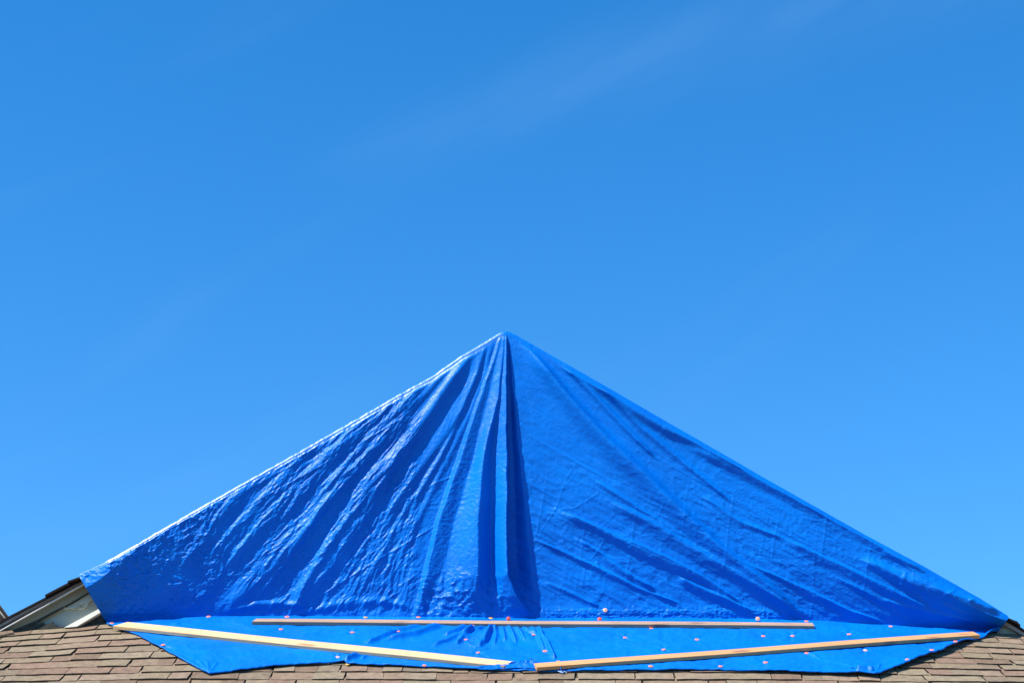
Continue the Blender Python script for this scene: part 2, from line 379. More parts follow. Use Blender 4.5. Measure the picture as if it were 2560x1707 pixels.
mb = MB(); mb.prism([P(*q, -.058) for q in [(30,1576),(46,1568),(80,1563),(95,1560),(108,1555),(112,1557),(103,1562),(122,1558),(135,1552),(131,1560),(140,1561),(150,1566),(174,1566),(120,1580),(60,1586)]], (0,.01,0)); mb.prism([P(*q, -.045) for q in [(196,1568),(250,1530),(255,1540),(259,1556),(250,1575)]], (0,.01,0)); mb.build('mould_and_shade', M_ROT_SHADE, house)  # mould at the wall foot; second patch paints the shadow triangle beside the tarp
mb = MB(); mb.prism([P(*q, -.059) for q in [(52,1566),(92,1549),(150,1519),(156,1516),(160,1519),(146,1526),(100,1551),(84,1561)]], (0,.004,0))
mb.prism([P(*q, -.059) for q in [(160,1516),(222,1479),(223,1481.5),(164,1518)]], (0,.004,0)); mb.build('open_crack', M_ROT_SHADE, house)
# right corner of the gable
RF = [(2507,1545),(2519,1551),(2560,1574),(2700,1660)]
mb = MB(); band_prism(mb, offs(RF, -1), offs(RF, 14), YR+.02, YR+.05); mb.build('rake_board', M_FASC, house)
mb = MB(); mb.prism([P(*q, -.05) for q in [(2498,1556),(2512,1560),(2545,1582),(2545,1600),(2488,1600)]], (0,.02,0)); mb.build('gable_panel', M_PANEL, house)
mb = MB(); mb.prism([P(*q, -.08) for q in [(2536,1570.5),(2539,1570),(2566,1586),(2556,1586)]], (0,.03,0)); mb.build('cream_strip', M_LIP, house)
# gable wall behind the tarp
mb = MB(); mb.prism([P(*q, .06) for q in [(-420,1840),(1262,858),(2990,1860)]], (0,.1,0)); mb.build('gable_wall', M_PANEL, house)
# hip cap at the far left
mb = MB(); q = on_roof(np.array([-40,14,35,0,-60]), np.array([1566,1564,1579,1587,1600]), .03); mb.prism([Vector(a) for a in q], (0,0,-.012))
q = on_roof(np.array([-70,0,30,-10,-90]), np.array([1587,1583,1578,1594,1608]), .018); mb.prism([Vector(a) for a in q], (0,0,-.012))
mb.build('hip_cap', M_SH, house)

# ------------------------------------------------------------------ neighbour's house
nb = empty('neighbour_house', (-7.5, 14, 0))
tag(nb, 'grey trimmed corner of a far neighbouring house at the left edge, behind the shingle roof', 'house')
def Pn(px, py, Y=14): return Vector(at(px, py, Y))
mb = MB(); mb.prism([Pn(-900,1700), Pn(-150,1335), Pn(40,1580), Pn(200,1990), Pn(-900,1990)], (-3.2, 7, 0)); mb.build('wall', mat_plain('lilac_siding', (.34,.33,.40), .7, .1, 8), nb)
mb = MB(); mb.prism([Pn(-150,1312,13.7), Pn(28,1555,13.7), Pn(22,1556,13.7), Pn(-6,1526,13.7), Pn(-150,1336,13.7)], (0,.25,0)); mb.build('rake_board', mat_plain('sage_trim', (.36,.38,.36), .6, .08, 8), nb)
mb = MB(); mb.prism([Pn(-150,1308,13.6), Pn(60,1592,13.6), Pn(58,1594,13.6), Pn(-150,1313,13.6)], (-3.6,7.5,0)); mb.prism([Pn(-150,1308,13.6), Pn(-900,1690,13.6), Pn(-900,1695,13.6), Pn(-150,1313,13.6)], (-3.6,7.5,0)); mb.build('roof', M_EDGE, nb)
mb = MB(); mb.prism([Pn(-8,1523,13.66), Pn(12,1545,13.66), Pn(10,1547,13.66), Pn(-8,1528,13.66)], (0,.3,0)); mb.build('trim_gap', M_EDGE, nb)

# ------------------------------------------------------------------ the tarp
RAKE = np.array([(200,1437),(341,1357),(464,1285.5),(609,1203),(747,1126),(900,1039),(1002,980),(1086,934),(1155,885),(1214,851),(1246,830),(1256,825.5),(1268,825),(1283,832),(1334,861),
                 (1379,887),(1519,967),(1678,1059),(1900,1187),(2155,1331),(2304,1411),(2446,1492),(2519,1540)], float)
def yr(px): return np.interp(px, RAKE[:,0], RAKE[:,1])
def cut(px):
    y = yb(px)
    y = np.where(px < 265, np.interp(px, [200,225,265], [1443,1483,1555]), y)
    y = np.where(px > 2500, np.interp(px, [2500,2510,2519], [1575,1558,1545]), y)
    return y
NC, NR = 1300, 440
u = np.linspace(0, 1, NC)
cols = 201 + (2518.5-201)*u
vrow = np.linspace(0, 1, NR)
RR = .030; RPX = 12.5
endf = np.clip(np.minimum(cols-201, 2518.5-cols)/60, 0, 1)
top = yr(cols) + RPX*np.clip(endf, .15, 1); bot = np.maximum(cut(cols), top+.5) + (1.6*fbm(cols/55, cols*0, 2, 9)+.8*perlin(cols/17, cols*0, 2))*sst((cols-290)/60)*sst((2440-cols)/60)
PX = np.broadcast_to(cols, (NR, NC)).copy(); PY = bot[None]*(1-vrow[:,None]) + top[None]*vrow[:,None]
YT = -.137
tt = np.clip((yb(PX)-PY)/np.maximum(yb(PX)-yr(PX), 1), 0, 1)

def tarp_height(PX, PY):
    H = np.zeros_like(PX)
    # the bunched centre: feature curves down from the peak, heights towards the viewer
    ky = np.array([826, 900, 1000, 1150, 1300, 1400, 1450, 1500, 1546.])
    cur = [ # x positions                                       heights in metres
     ([1250,1226,1191,1139,1088,1064,1052,1040,1026],           [0]*9),
     ([1256,1236,1202,1152,1101,1077,1065,1054,1038],           [.004,.013,.018,.022,.023,.024,.024,.022,.014]),
     ([1258,1241,1220,1181,1138,1115,1098,1080,1060],           [.003,.010,.010,.008,.006,.006,.006,.004,0]),
     ([1261,1256,1247,1209,1197,1196,1194,1186,1176],           [.004,.020,.036,.062,.078,.084,.080,.044,.004]),
     ([1263,1258.5,1251,1229,1229,1229,1229,1229,1229],         [.003,.016,.026,.018,.014,.012,.010,.006,.0]),
     ([1265,1266,1267,1267,1267.5,1268,1269,1292,1330],         [.006,.024,.040,.064,.088,.106,.112,.075,.012]),
     ([1266.5,1268.5,1270.5,1271.5,1272,1273,1277,1305,1342],   [0,-.012,-.026,-.04,-.05,-.05,-.05,-.02,0]),
     ([1267.5,1271,1278,1284,1290,1293,1297,1318,1350],         [0,-.012,-.028,-.042,-.052,-.05,-.045,-.015,0]),
     ([1270,1277,1287,1300,1316,1326,1332,1345,1372],           [0]*9)]
    X = [np.interp(PY, ky, c[0]) for c in cur]; HH = [np.interp(PY, ky, c[1]) for c in cur]
    wob = 2.5*fbm(PY/70, PY*0+3.3, 2, 3)
    for i in range(len(cur)-1):
        a = X[i]+wob*(i not in (0,)) ; b = X[i+1]+wob
        t = np.clip((PX-a)/np.maximum(b-a, .8), 0, 1)
        t = .45*t + .55*t*t*(3-2*t)
        H += 1.22*(HH[i+1]-HH[i])*t
    # broad set of the cloth: drawn back towards the middle, forward to both sides
    L_ = np.clip((1030-PX)/500, 0, 1); Rr = np.clip((PX-1300)/700, 0, 1)
    # left folds
    lf = [([(1145,893),(1079,971),(1022,1031),(960,1105),(880,1190),(800,1290),(720,1400)], 16, 12, .016, False),
          ([(1191,868),(1155,922),(1124,963),(1079,1030),(1040,1088),(1002,1132),(938,1200),(880,1290),(830,1360),(765,1465),(722,1536)], 22, 17, .034, False),
          ([(1002,1132),(960,1205),(905,1300),(860,1370),(800,1450),(726,1534)], 12, 18, .020, False),
          ([(1210,858),(1190,940),(1150,1030),(1100,1110),(1040,1190),(960,1300)], 20, 10, .014, False),
          ([(1232,846),(1215,930),(1178,1030),(1140,1110),(1080,1230),(1000,1400)], 9, 8, .008, False),
          ([(1220,852),(1198,930),(1160,1020),(1100,1150),(1030,1270)], 8, 6, .007, False),
          ([(1100,925),(1040,985),(960,1060),(880,1150),(800,1250)], 10, 9, .010, False),
          ([(1040,960),(980,1010),(900,1080),(800,1190),(700,1310)], 14, 12, .009, False),
          ([(880,1150),(820,1240),(755,1330),(690,1410),(610,1490),(552,1532)], 30, 22, .022, False),
          ([(800,1290),(740,1370),(690,1440),(640,1500)], 12, 10, .010, False),
          ([(330,1372),(318,1420),(305,1480),(286,1548)], 16, 22, .016, False),
          ([(315,1385),(300,1430),(290,1470)], 8, 8, .008, False),
          ([(555,1533),(640,1514),(700,1510),(770,1520)], 9, 10, .016, False),
          ([(730,1538),(860,1510),(960,1504),(1030,1520)], 10, 12, .012, False),
          ([(1060,952),(1000,1030),(930,1120),(850,1220),(770,1320)], 8, 16, .012, False),
          ([(900,1062),(820,1140),(730,1230),(640,1330),(560,1430)], 10, 26, .018, False),
          ([(760,1140),(690,1210),(610,1300),(520,1400)], 10, 28, .014, False),
          ([(620,1215),(560,1280),(500,1350),(450,1430)], 10, 24, .012, False),
          ([(1150,1060),(1090,1160),(1020,1270),(950,1390),(900,1480)], 7, 11, .009, False),
          # creases
          ([(728,1536),(790,1500),(870,1448),(960,1393),(1033,1350),(1099,1310)], 3.5, 5, .0075, True),
          ([(925,1524),(965,1500),(1003,1478)], 3, 4, .005, True),
          ([(549,1531),(640,1488),(767,1413),(860,1360)], 3, 4, .005, True),
          ([(600,1281),(720,1215),(840,1150),(1002,1052)], 4, 5, .006, True),
          ([(390,1330),(500,1290),(640,1215),(740,1160)], 4, 6, .004, True),
          ([(1065,1225),(1085,1212),(1130,1193)], 3, 4, .005, True),
          ([(330,1390),(390,1380),(470,1345)], 3, 4, .004, True),
          ([(950,1290),(1010,1255),(1033,1248)], 3, 4, .004, True),
          ([(500,1335),(530,1365),(560,1390)], 3, 3, .003, True)]
    # right folds (first width: below the line, second: above it)
    rf = [([(1300,850),(1359,925),(1423,1005),(1519,1110),(1600,1185),(1690,1275),(1800,1380),(1910,1465),(2012,1545)], 34, 20, .036, False),
          ([(1345,868),(1449,938),(1519,985),(1583,1030),(1660,1075),(1760,1120),(1900,1195)], 16, 26, .020, False),
          ([(1400,910),(1480,985),(1560,1070),(1640,1150)], 10, 10, .011, False),
          ([(1480,950),(1600,1070),(1720,1170),(1830,1260)], 10, 12, .010, False),
          ([(1700,1110),(1881,1195),(2091,1300),(2220,1388),(2330,1440)], 18, 24, .016, False),
          ([(1955,1349),(2039,1392),(2123,1431),(2246,1492),(2330,1530)], 18, 8, .014, False),
          ([(1848,1405),(1930,1440),(2042,1492),(2123,1530),(2220,1560)], 12, 6, .010, False),
          ([(1750,1240),(1850,1310),(1955,1349)], 10, 8, .007, False),
          ([(2140,1400),(2260,1455),(2360,1490),(2450,1515),(2505,1535)], 22, 22, .018, False),
          ([(2080,1445),(2200,1505),(2320,1535),(2440,1560)], 10, 10, .008, False),
          ([(1389,1274),(1438,1299),(1535,1342),(1616,1377),(1730,1432),(1860,1515)], 30, 8, .026, False),
          ([(1520,1255),(1640,1318),(1760,1395),(1900,1480),(1990,1535)], 22, 14, .018, False),
          ([(1337,1351),(1400,1378),(1472,1411),(1540,1443),(1601,1474),(1700,1510)], 10, 5, .010, False),
          ([(1445,1350),(1500,1385),(1560,1430),(1640,1475)], 14, 6, .012, False),
          ([(1690,1445),(1760,1480),(1830,1510),(1880,1530)], 18, 8, .016, False),
          ([(1357,1454),(1430,1485),(1501,1518)], 10, 6, .006, False),
          ([(1480,1200),(1560,1250),(1640,1300),(1720,1350)], 10, 8, .007, False),
          ([(1352,1159),(1450,1205),(1547,1253),(1640,1298),(1730,1345),(1800,1392)], 3, 5, .004, True),
          ([(1389,1274),(1438,1299),(1587,1374),(1702,1425)], 3, 4, .004, True),
          ([(1446,1150),(1415,1200),(1389,1273),(1357,1322),(1337,1368)], 3, 3, .004, True),
          ([(1472,1403),(1495,1380),(1512,1348),(1530,1343)], 4, 3, .006, True),
          ([(1389,1278),(1440,1270),(1500,1232)], 4, 4, .005, True),
          ([(1464,1411),(1458,1450),(1452,1470)], 3, 3, .004, True),
          ([(1400,1315),(1420,1303),(1440,1299)], 3, 3, .004, True),
          ([(1330,1385),(1350,1372),(1362,1360)], 3, 3, .004, True),
          ([(1800,1240),(1900,1300),(1955,1349)], 3, 4, .003, True),
          ([(1897,1395),(1912,1330),(1922,1282)], 3, 3, .003, True),
          ([(2030,1470),(2033,1400),(2042,1320)], 3, 3, .003, True),
          ([(1620,1310),(1646,1290),(1660,1260)], 3, 3, .004, True),
          ([(1300,940),(1330,1010),(1338,1080)], 3, 3, .002, True),
          ([(2340,1506),(2385,1478)], 8, 8, .004, False), ([(2415,1510),(2445,1490)], 7, 7, .004, False),
          ([(2245,1475),(2262,1430)], 7, 7, .003, False)]
    add_ridges(H, PX, PY, lf)
    add_ridges(H, PX, PY, [(a, b*.74, c*.74, d*(1.75 if not e else .7), e) for a, b, c, d, e in rf])
    return H
H = tarp_height(PX, PY)
# crumple
th = np.arctan2(PX-1262, PY-760); rad = np.hypot(PX-1262, PY-760)
left = sst((1262-PX)/30); right = 1-left
core = band(PX, 1030, 1060, 1270, 1300)
# cloth left of the bunch: streaks along the pull, turning to crumple far left
ct, st = math.cos(R(-38)), math.sin(R(-38))
la = (PX*ct - PY*st); lb = (PX*st + PY*ct)              # along / across a line falling to the left
dirl = R(125)
ax = PX*math.cos(dirl)+PY*math.sin(dirl); ay = -PX*math.sin(dirl)+PY*math.cos(dirl)
wl = sst((1150-PX)/250)*left
streak = fbm(th*26, rad/160, 3, 1)
cr1 = ridged(ax/66 + .5*fbm(PX/90, PY/90, 2, 5), ay/17 + .6*fbm(PX/70, PY/70, 2, 6), 3, 2)
cr2 = ridged(PX/30+.6*fbm(PX/40, PY/40, 2, 9), PY/26, 2, 7)
farl = sst((640-PX)/260)
midl = band(PX, 560, 760, 1120, 1240)*left
amp = .55+.45*sst((fbm(PX/120, PY/120, 2, 12)+.35)/.6)
shl = sst((620-PX)/160)*sst((PX-205)/25)*sst((fbm(PX/95, PY/70, 2, 10)+.40)/.5)*(1-.75*sst((PY-1500)/30))
flatpart = 1-.8*band(PX, 380, 430, 560, 640)*sst((PY-1440)/60)
streak2 = ridged(th*46+.5*fbm(PX/50,PY/50,2,13), rad/95, 2, 14)
H += left*(1-.85*core)*(.0070*streak + .0036*streak2*midl + .0046*(1-.35*farl)*cr1*amp*flatpart + .0038*farl*cr2*amp*flatpart + shl*.0066*(ridged(PX/34+.7*fbm(PX/38,PY/38,2,3), PY/24+.5*fbm(PX/30,PY/30,2,2), 3, 12)) + (.0016+.0008*farl)*ridged(PX/13+.4*fbm(PX/20,PY/20,1,2), PY/12, 2, 4)*amp*flatpart)
# right side: calmer, streaks along the pull
dirr = R(29)
bx = PX*math.cos(dirr)+PY*math.sin(dirr); by = -PX*math.sin(dirr)+PY*math.cos(dirr)
lowr = sst((PY-1080)/260)
s2 = fbm(bx/170, by/24, 3, 3); c2 = ridged(bx/46+.5*fbm(PX/60,PY/60,2,8), by/24, 2, 10)
H += right*(1-.7*core)*((.0022+.0050*lowr)*s2 + (.0010+.0019*lowr)*c2*amp + .0006*ridged(PX/14, PY/11, 1, 5)*lowr)
def creases(c, sp, w, jit): f = np.abs(((c+jit)/sp) % 1 - .5)*2; return np.exp(-(1-f)*sp/2/w)
jx = 5*fbm(PX/160, PY/160, 2, 11); g_on = sst((fbm(PX/110, PY/110, 2, 15)+.25)/.3)
cxv = PX*math.cos(R(9))+PY*math.sin(R(9)); dl = R(-31)
H += right*sst((PX-1290)/40)*g_on*(.0030*creases(by, 104, 3.0, jx) + .0024*creases(cxv, 118, 2.2, jx)*lowr)
H += left*(1-core)*g_on*(.0030*creases(-PX*math.sin(dl)+PY*math.cos(dl), 118, 3.0, jx))
swirl = core*sst((PY-1400)/90)*sst((1270-PX)/20)
H += swirl*(.016*fbm(PX/34, PY/46, 2, 8)+.007*ridged(PX/24, PY/22, 2, 3))
H += core*(.0020*fbm(PX/26, PY/60, 3, 6)+.0012*ridged(PX/16, PY/14, 2, 9)*sst((PY-1000)/200))
# broad set of the cloth
lowb = np.clip((PY-900)/600, 0, 1)
H += .035*sst((1030-PX)/420)*np.sin(np.pi*np.clip(tt*1.05, 0, 1))*left*.6
H += .030*right*np.sin(np.pi*np.clip(tt, 0, 1))*sst((PX-1300)/900)
# crumpled foot where the sheet turns out on to the lower roof
dyb = yb(PX)-PY
foot = np.exp(-(dyb/20)**2)*band(PX, 1270, 1360, 1960, 2060)
H += .026*np.exp(-(dyb/13)**2)*band(PX, 1056, 1080, 1205, 1232)*(1+.8*fbm(PX/18, PY/12, 2, 7))
H += foot*(.022 + .010*fbm(PX/24, PY/12, 3, 2) + .006*ridged(PX/12, PY/8, 1, 3))
foot2 = np.exp(-(dyb/11)**2)*band(PX, 540, 640, 1250, 1290)
H += foot2*(.010+.008*fbm(PX/22, PY/12, 3, 5))
edge = sst((1-vrow)/.02)[:, None]
H *= (.12+.88*edge)*(.45+.55*sst(np.maximum(dyb, 0)/22))
shortc = 1-sst((yb(PX)-yr(PX)-60)/160)
Ysh = YT*np.clip(tt*(1.02+.9*shortc), 0, 1)
Ysh = Ysh*(1+.45*sst((960-PX)/560)*sst((PX-200)/80))
V0 = at(PX, PY, Ysh)
V0[..., 1] -= H
V0[..., 1] -= .014                                    # clear of the wall and roof
# wrap round the rake and back over the upper slopes
lastr = V0[-1].copy()
side = np.clip((cols-1262)/14, -1, 1); a_ = R(31)
nrmx = side*math.sin(a_); nrmz = np.sqrt(1-nrmx**2)
rows = []
rr = RR*np.clip(endf, .15, 1)
pl = .0045*fbm(cols/19, cols*0, 3, 3)*(1.05-.45*sst((cols-1262)/60))*(.3+.7*sst((cols-201)/150))
for ph in np.linspace(12, 90, 8):
    c, s = math.cos(R(ph)), math.sin(R(ph))
    q = lastr.copy(); q[:,0] += rr*s*nrmx; q[:,1] += rr*(1-c); q[:,2] += rr*s*nrmz
    q[:,2] += pl*math.sin(R(ph*2))
    rows.append(q)
for dY in (.03,.08,.16,.3,.5,.75,1.05,1.4):
    q = rows[7].copy(); q[:,1] += dY; q[:,2] -= .004 + .006*np.abs(np.sin(cols/37+dY*9)); rows.append(q)
VA = np.concatenate([V0.reshape(-1,3)] + rows, 0)
FA = grid_faces(NR+len(rows), NC)
# the skirt on the lower roof
HEM = np.array([(265,1556),(300,1569),(335,1580),(408,1619),(470,1655),(523,1682),(560,1678),(650,1667),(745,1658),(859,1651.5),(867,1656),(963,1660),(1140,1668),(1196,1671),(1397,1674),
                (1500,1674),(1745,1672),(1900,1675),(2050,1680),(2140,1683),(2187,1689),(2200,1686),(2260,1663),(2300,1648),(2355,1630),(2400,1609),(2437,1596),(2494,1578),(2500,1575.5)], float)
ci = np.where((cols >= 266) & (cols <= 2499))[0]; kc = cols[ci]; NK = len(ci); NS = 90
hy = np.maximum(np.interp(kc, HEM[:,0], HEM[:,1]) + 1.1*fbm(kc/55, kc*0, 3, 1), bot[ci]+.8)
sv = np.linspace(0, 1, NS)
SPX = np.broadcast_to(kc, (NS, NK)).copy(); SPY = bot[ci][None]*(1-sv[:,None]) + hy[None]*sv[:,None]
HS = np.zeros_like(SPX)
sk = [([(1235,1553),(1180,1556),(1100,1566),(1040,1585),(960,1600)], 12, 10, .014, False),
      ([(1110,1557),(1060,1563),(1000,1577),(930,1603),(880,1625)], 10, 8, .012, False),
      ([(1240,1556),(1210,1566),(1170,1580),(1120,1600),(1080,1616)], 8, 7, .010, False),
      ([(1215,1556),(1180,1563),(1140,1576),(1110,1590)], 6, 6, .010, False),
      ([(1190,1563),(1160,1590),(1140,1612)], 7, 7, .009, False),
      ([(1250,1556),(1215,1585),(1196,1622)], 12, 10, .012, False),
      ([(1226,1556),(1224,1580),(1210,1610)], 6, 6, .008, False),
      ([(1250,1556),(1258,1580),(1262,1602)], 5, 6, .009, False),
      ([(1268,1557),(1278,1580),(1290,1605)], 5, 6, .008, False),
      ([(1283,1557),(1300,1580),(1312,1600)], 5, 5, .006, False),
      ([(1300,1557),(1318,1574),(1334,1584)], 5, 5, .006, False),
      ([(1236,1557),(1240,1590),(1236,1615)], 5, 5, .008, False),
      ([(1196,1624),(1175,1614),(1165,1600)], 4, 4, .006, False),
      ([(1345,1562),(1356,1590),(1370,1610),(1384,1640),(1392,1654)], 8, 4, .012, False),
      ([(1325,1562),(1345,1592),(1360,1622)], 5, 5, .008, False),
      ([(862,1654),(890,1640),(930,1630)], 8, 10, .014, False),
      ([(900,1648),(930,1636),(985,1628)], 5, 6, .008, False),
      ([(310,1574),(380,1578),(480,1584)], 5, 4, .007, True),
      ([(425,1562),(480,1548),(540,1541)], 5, 4, .008, True),
      ([(523,1680),(520,1665),(515,1650)], 4, 4, .006, True), ([(525,1680),(535,1667),(545,1655)], 4, 4, .006, True), ([(521,1680),(505,1662),(492,1648)], 4, 4, .006, True),
      ([(2187,1686),(2160,1676),(2120,1664),(2050,1645),(1990,1615),(1920,1590)], 3.5, 4, .005, True),
      ([(2190,1686),(2196,1674),(2200,1660)], 5, 4, .006, True), ([(2140,1680),(2170,1680),(2185,1684)], 8, 6, .014, False),
      ([(1400,1573),(1480,1582)], 4, 4, .004, True), ([(1850,1570),(1880,1578)], 4, 4, .004, True)]
add_ridges(HS, SPX, SPY, sk, 2.7)
HS *= 2.2
NAILPX = ((408,1613),(703,1571),(644,1606),(881,1579),(995,1581),(844,1640),(1180,1571),(1164,1598),(1194,1629),(1336,1586),(1362,1626),(1563,1592),(1659,1622),(1743,1597),(1802,1665),
          (1908,1588),(1981,1588),(2016,1630),(1913,1655),(2123,1584),(2163,1625),(2330,1630),(2268,1656))
for nx_, ny_ in NAILPX:
    dx_ = SPX-nx_; dy_ = (SPY-ny_)*2.7; rr_ = np.hypot(dx_, dy_)
    HS -= .007*np.exp(-(rr_/11)**2) - .0035*np.exp(-(rr_/34)**2)*np.sin(np.arctan2(dy_, dx_)*5+nx_)
HS += .0085*fbm((SPX+SPY*3)/150, (SPY*2.7-SPX*.35)/46, 3, 4) + .0022*ridged(SPX/40, SPY/13, 2, 6) + .0012*fbm(SPX/14, SPY/5, 2, 2)
fan = np.exp(-((SPX-1235)/140)**2)*np.clip((1640-SPY)/90, 0, 1)
HS += fan*.022*fbm(np.arctan2(SPX-1240, (SPY-1535)*2.7)*7, np.hypot(SPX-1240, (SPY-1535)*2.7)/170, 2, 2)
HS *= sst(sv[:,None]/.05)
hemlift = sst((SPX-1960)/400)*sst((sv[:,None]-.6)/.4)*.022 + .006*sst((sv[:,None]-.9)/.1)
base = on_roof(SPX, SPY, .026); PRESS = 1.0
HS = np.maximum(HS, -.003)
for (ax_, ay_), (bx_, by_), up_, dn_ in (((300,1556),(1290,1652.5),4,20), ((641,1545),(2031,1555),4,14), ((1334,1657),(2450,1577),4,17)):
    ly = ay_ + (SPX-ax_)*(by_-ay_)/(bx_-ax_)
    pr = sst((SPY-ly+up_+9)/9)*(1-sst((SPY-ly-dn_)/9))*sst((SPX-ax_+25)/20)*(1-sst((SPX-bx_-8)/20))
    HS = HS*(1-pr) + np.minimum(HS, .001)*pr; PRESS = PRESS*(1-pr)
nrm = np.array([0, -math.sin(ALPHA), math.cos(ALPHA)])
VS = base + nrm*(HS+hemlift*PRESS)[..., None]
VS[0] = V0[0][ci]
blend = sst((1-sv[:4])/1)[:, None]
for i in range(1, 16):
    k = 1-i/16; VS[i] += (V0[0][ci]-base[0])*k*k
down = VS[-1].copy(); down[:,2] -= .010; down[:,1] -= .002
under = down.copy(); under[:,1] += .03; under[:,2] += .016
VB = np.concatenate([VS.reshape(-1,3), down, under], 0)
FB = grid_faces(NS+2, NK, len(VA))
tarp_me = mesh_np('tarp', np.concatenate([VA, VB], 0), np.concatenate([FA[:, ::-1], FB], 0), True)
tarp = link('tarp', tarp_me, M_TARP); tarp_me.materials.append(M_RIM_GLINT)
mi2 = np.zeros(len(tarp_me.polygons), np.int32)
for rw in range(NR-6, NR+7): mi2[rw*(NC-1):rw*(NC-1)+int((NC-1)*.457)] = 1      # gloss added along the left rake to draw its white glint
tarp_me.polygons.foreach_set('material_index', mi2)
tag(tarp, 'large blue plastic tarp draped over the gable and spread out on the shingles', 'tarp')

# torn, bunched hem between the two lower boards
def ribbon(name, pts, wpx, seed, amp=.012, nc=120, nr=12):
    pts = np.array(pts, float); t = np.linspace(0, 1, nc); d = np.r_[0, np.cumsum(np.hypot(*np.diff(pts, axis=0).T))]; d /= d[-1]
    cx = np.interp(t, d, pts[:,0]); cy = np.interp(t, d, pts[:,1]); wv = np.interp(t, np.linspace(0, 1, len(wpx)), wpx)
    v = np.linspace(-1, 1, nr)
    gx = cx[None] + 0*v[:,None] + 1.5*fbm(t[None]*5+v[:,None], v[:,None]*1.2, 2, seed); gy = cy[None] + v[:,None]*.45*wv[None] + 1.5 + .8*perlin(t*7, t*0+seed, seed)[None]
    b = on_roof(gx, gy, .022)
    h = .012 + (1-v[:,None])*.5*(.015+amp*.5*fbm(t[None]*5, t[None]*0+seed, 2, seed)) + .004*perlin(t[None]*14, v[:,None]*1.5, seed)
    return (b + nrm*h[..., None]).reshape(-1,3), grid_faces(nr, nc)
for pts, wpx, sd, am in [([(1196,1675),(1230,1673),(1290,1669),(1350,1671),(1400,1673)], [2,5,4.5,5.5,4,3,3], 2, .02),
                     ([(1270,1667),(1300,1663),(1325,1660),(1345,1667)], [1.5,4,5,3,1], 4, .022),
                     ([(1378,1671),(1388,1665),(1398,1670),(1402,1677)], [2,5,4,2], 6, .03),
                     ([(1325,1655),(1334,1657),(1345,1664)], [1,2.5,1.5], 8, .03),
                     ([(2125,1678),(2150,1681),(2185,1687)], [1,3,1.5], 9, .02)]:
    v_, f_ = ribbon('x', pts, wpx, sd, am)
    hem = link('torn_hem', mesh_np('torn_hem', v_, f_), M_TARP, tarp); hem['label'] = 'bunched torn hem of the blue tarp'
M_THR = mat_plain('pale_thread', (.30,.52,.85), .6)
for k in range(6):                                     # frayed threads
    xs = np.array([1388+k*2.5, 1394+k*3, 1399+k*3+random.uniform(0,5)]); ys_ = np.array([1672, 1676+random.uniform(-1,1), 1679+random.uniform(-3,3)])
    pts = on_roof(xs, ys_, .024); vv = []
    for p in pts:
        for a in (0, 2.09, 4.19): vv.append((p[0]+.0018*math.cos(a)*.4, p[1]+.0018*math.cos(a), p[2]+.0018*math.sin(a)))
    ff = [(q*3+a, q*3+(a+1)%3, q*3+3+(a+1)%3, q*3+3+a) for q in (0, 1) for a in range(3)]
    link('frayed_thread', mesh_np('frayed_thread', vv, ff), M_THR, tarp)

# ------------------------------------------------------------------ boards
def board(name, a_far, b_far, width, thick, mat, endcut=(0, 0), lift=.028):
    """a_far, b_far: the far upper edge at both ends; grows towards the eave and down to the sheet"""
    A = Vector(on_roof(np.float64(a_far[0]), np.float64(a_far[1]), thick+lift)); B = Vector(on_roof(np.float64(b_far[0]), np.float64(b_far[1]), thick+lift))
    n = Vector(nrm); ux = (B-A).normalized(); uy = n.cross(ux).normalized(); n2 = ux.cross(uy)
    Lg = (B-A).length
    from mathutils import Matrix
    m = Matrix((ux, uy, n2)).transposed().to_4x4(); m.translation = A; mi = m.inverted()
    bm = bmesh.new()
    NSG = 48; rings = []
    fx = np.linspace(a_far[0], b_far[0], NSG+1); fy = np.linspace(a_far[1], b_far[1], NSG+1)
    pw = on_roof(fx, fy, thick+lift)
    for i in range(NSG+1):
        s = i/NSG; q = mi @ Vector(pw[i])
        ring = []
        for (yy, zz) in ((0,0),(-width,0),(-width,-thick),(0,-thick)):
            e = endcut[0]*(1-s)*(yy/-width) + endcut[1]*s*(yy/-width)
            ring.append(bm.verts.new((q.x+e, q.y+yy, q.z+zz+.0015*math.sin(s*9+1))))
        rings.append(ring)
    for i in range(NSG):
        for j in range(4): bm.faces.new((rings[i][j], rings[i+1][j], rings[i+1][(j+1)%4], rings[i][(j+1)%4]))
    bm.faces.new(rings[0]); bm.faces.new(rings[-1][::-1])
    bmesh.ops.recalc_face_normals(bm, faces=bm.faces)
    be = [e for e in bm.edges if e.is_manifold and e.calc_face_angle(0) > .7]
    bmesh.ops.bevel(bm, geom=be, offset=.0015, segments=2, affect='EDGES')
    me = bpy.data.meshes.new(name); bm.to_mesh(me); bm.free()
    o = link(name, me, mat)
    o.matrix_world = m
    return o
bl = board('wood_board', (319,1554), (1290,1652.5), .096, .020, M_PINE, (-.05, -.045))
tag(bl, 'pale new pine board lying diagonally over the left half of the tarp skirt', 'board')
bmid = board('wood_board', (641,1545.5), (2031,1555.5), .060, .022, M_OLD, (-.02, .004))
tag(bmid, 'long weathered board laid along the foot of the tarped gable', 'board')
br = board('wood_board', (1334,1657.5), (2432,1577), .072, .021, M_PINE2, (0, .012), .034)
tag(br, 'orange toned pine board lying diagonally over the right half of the tarp skirt', 'board')

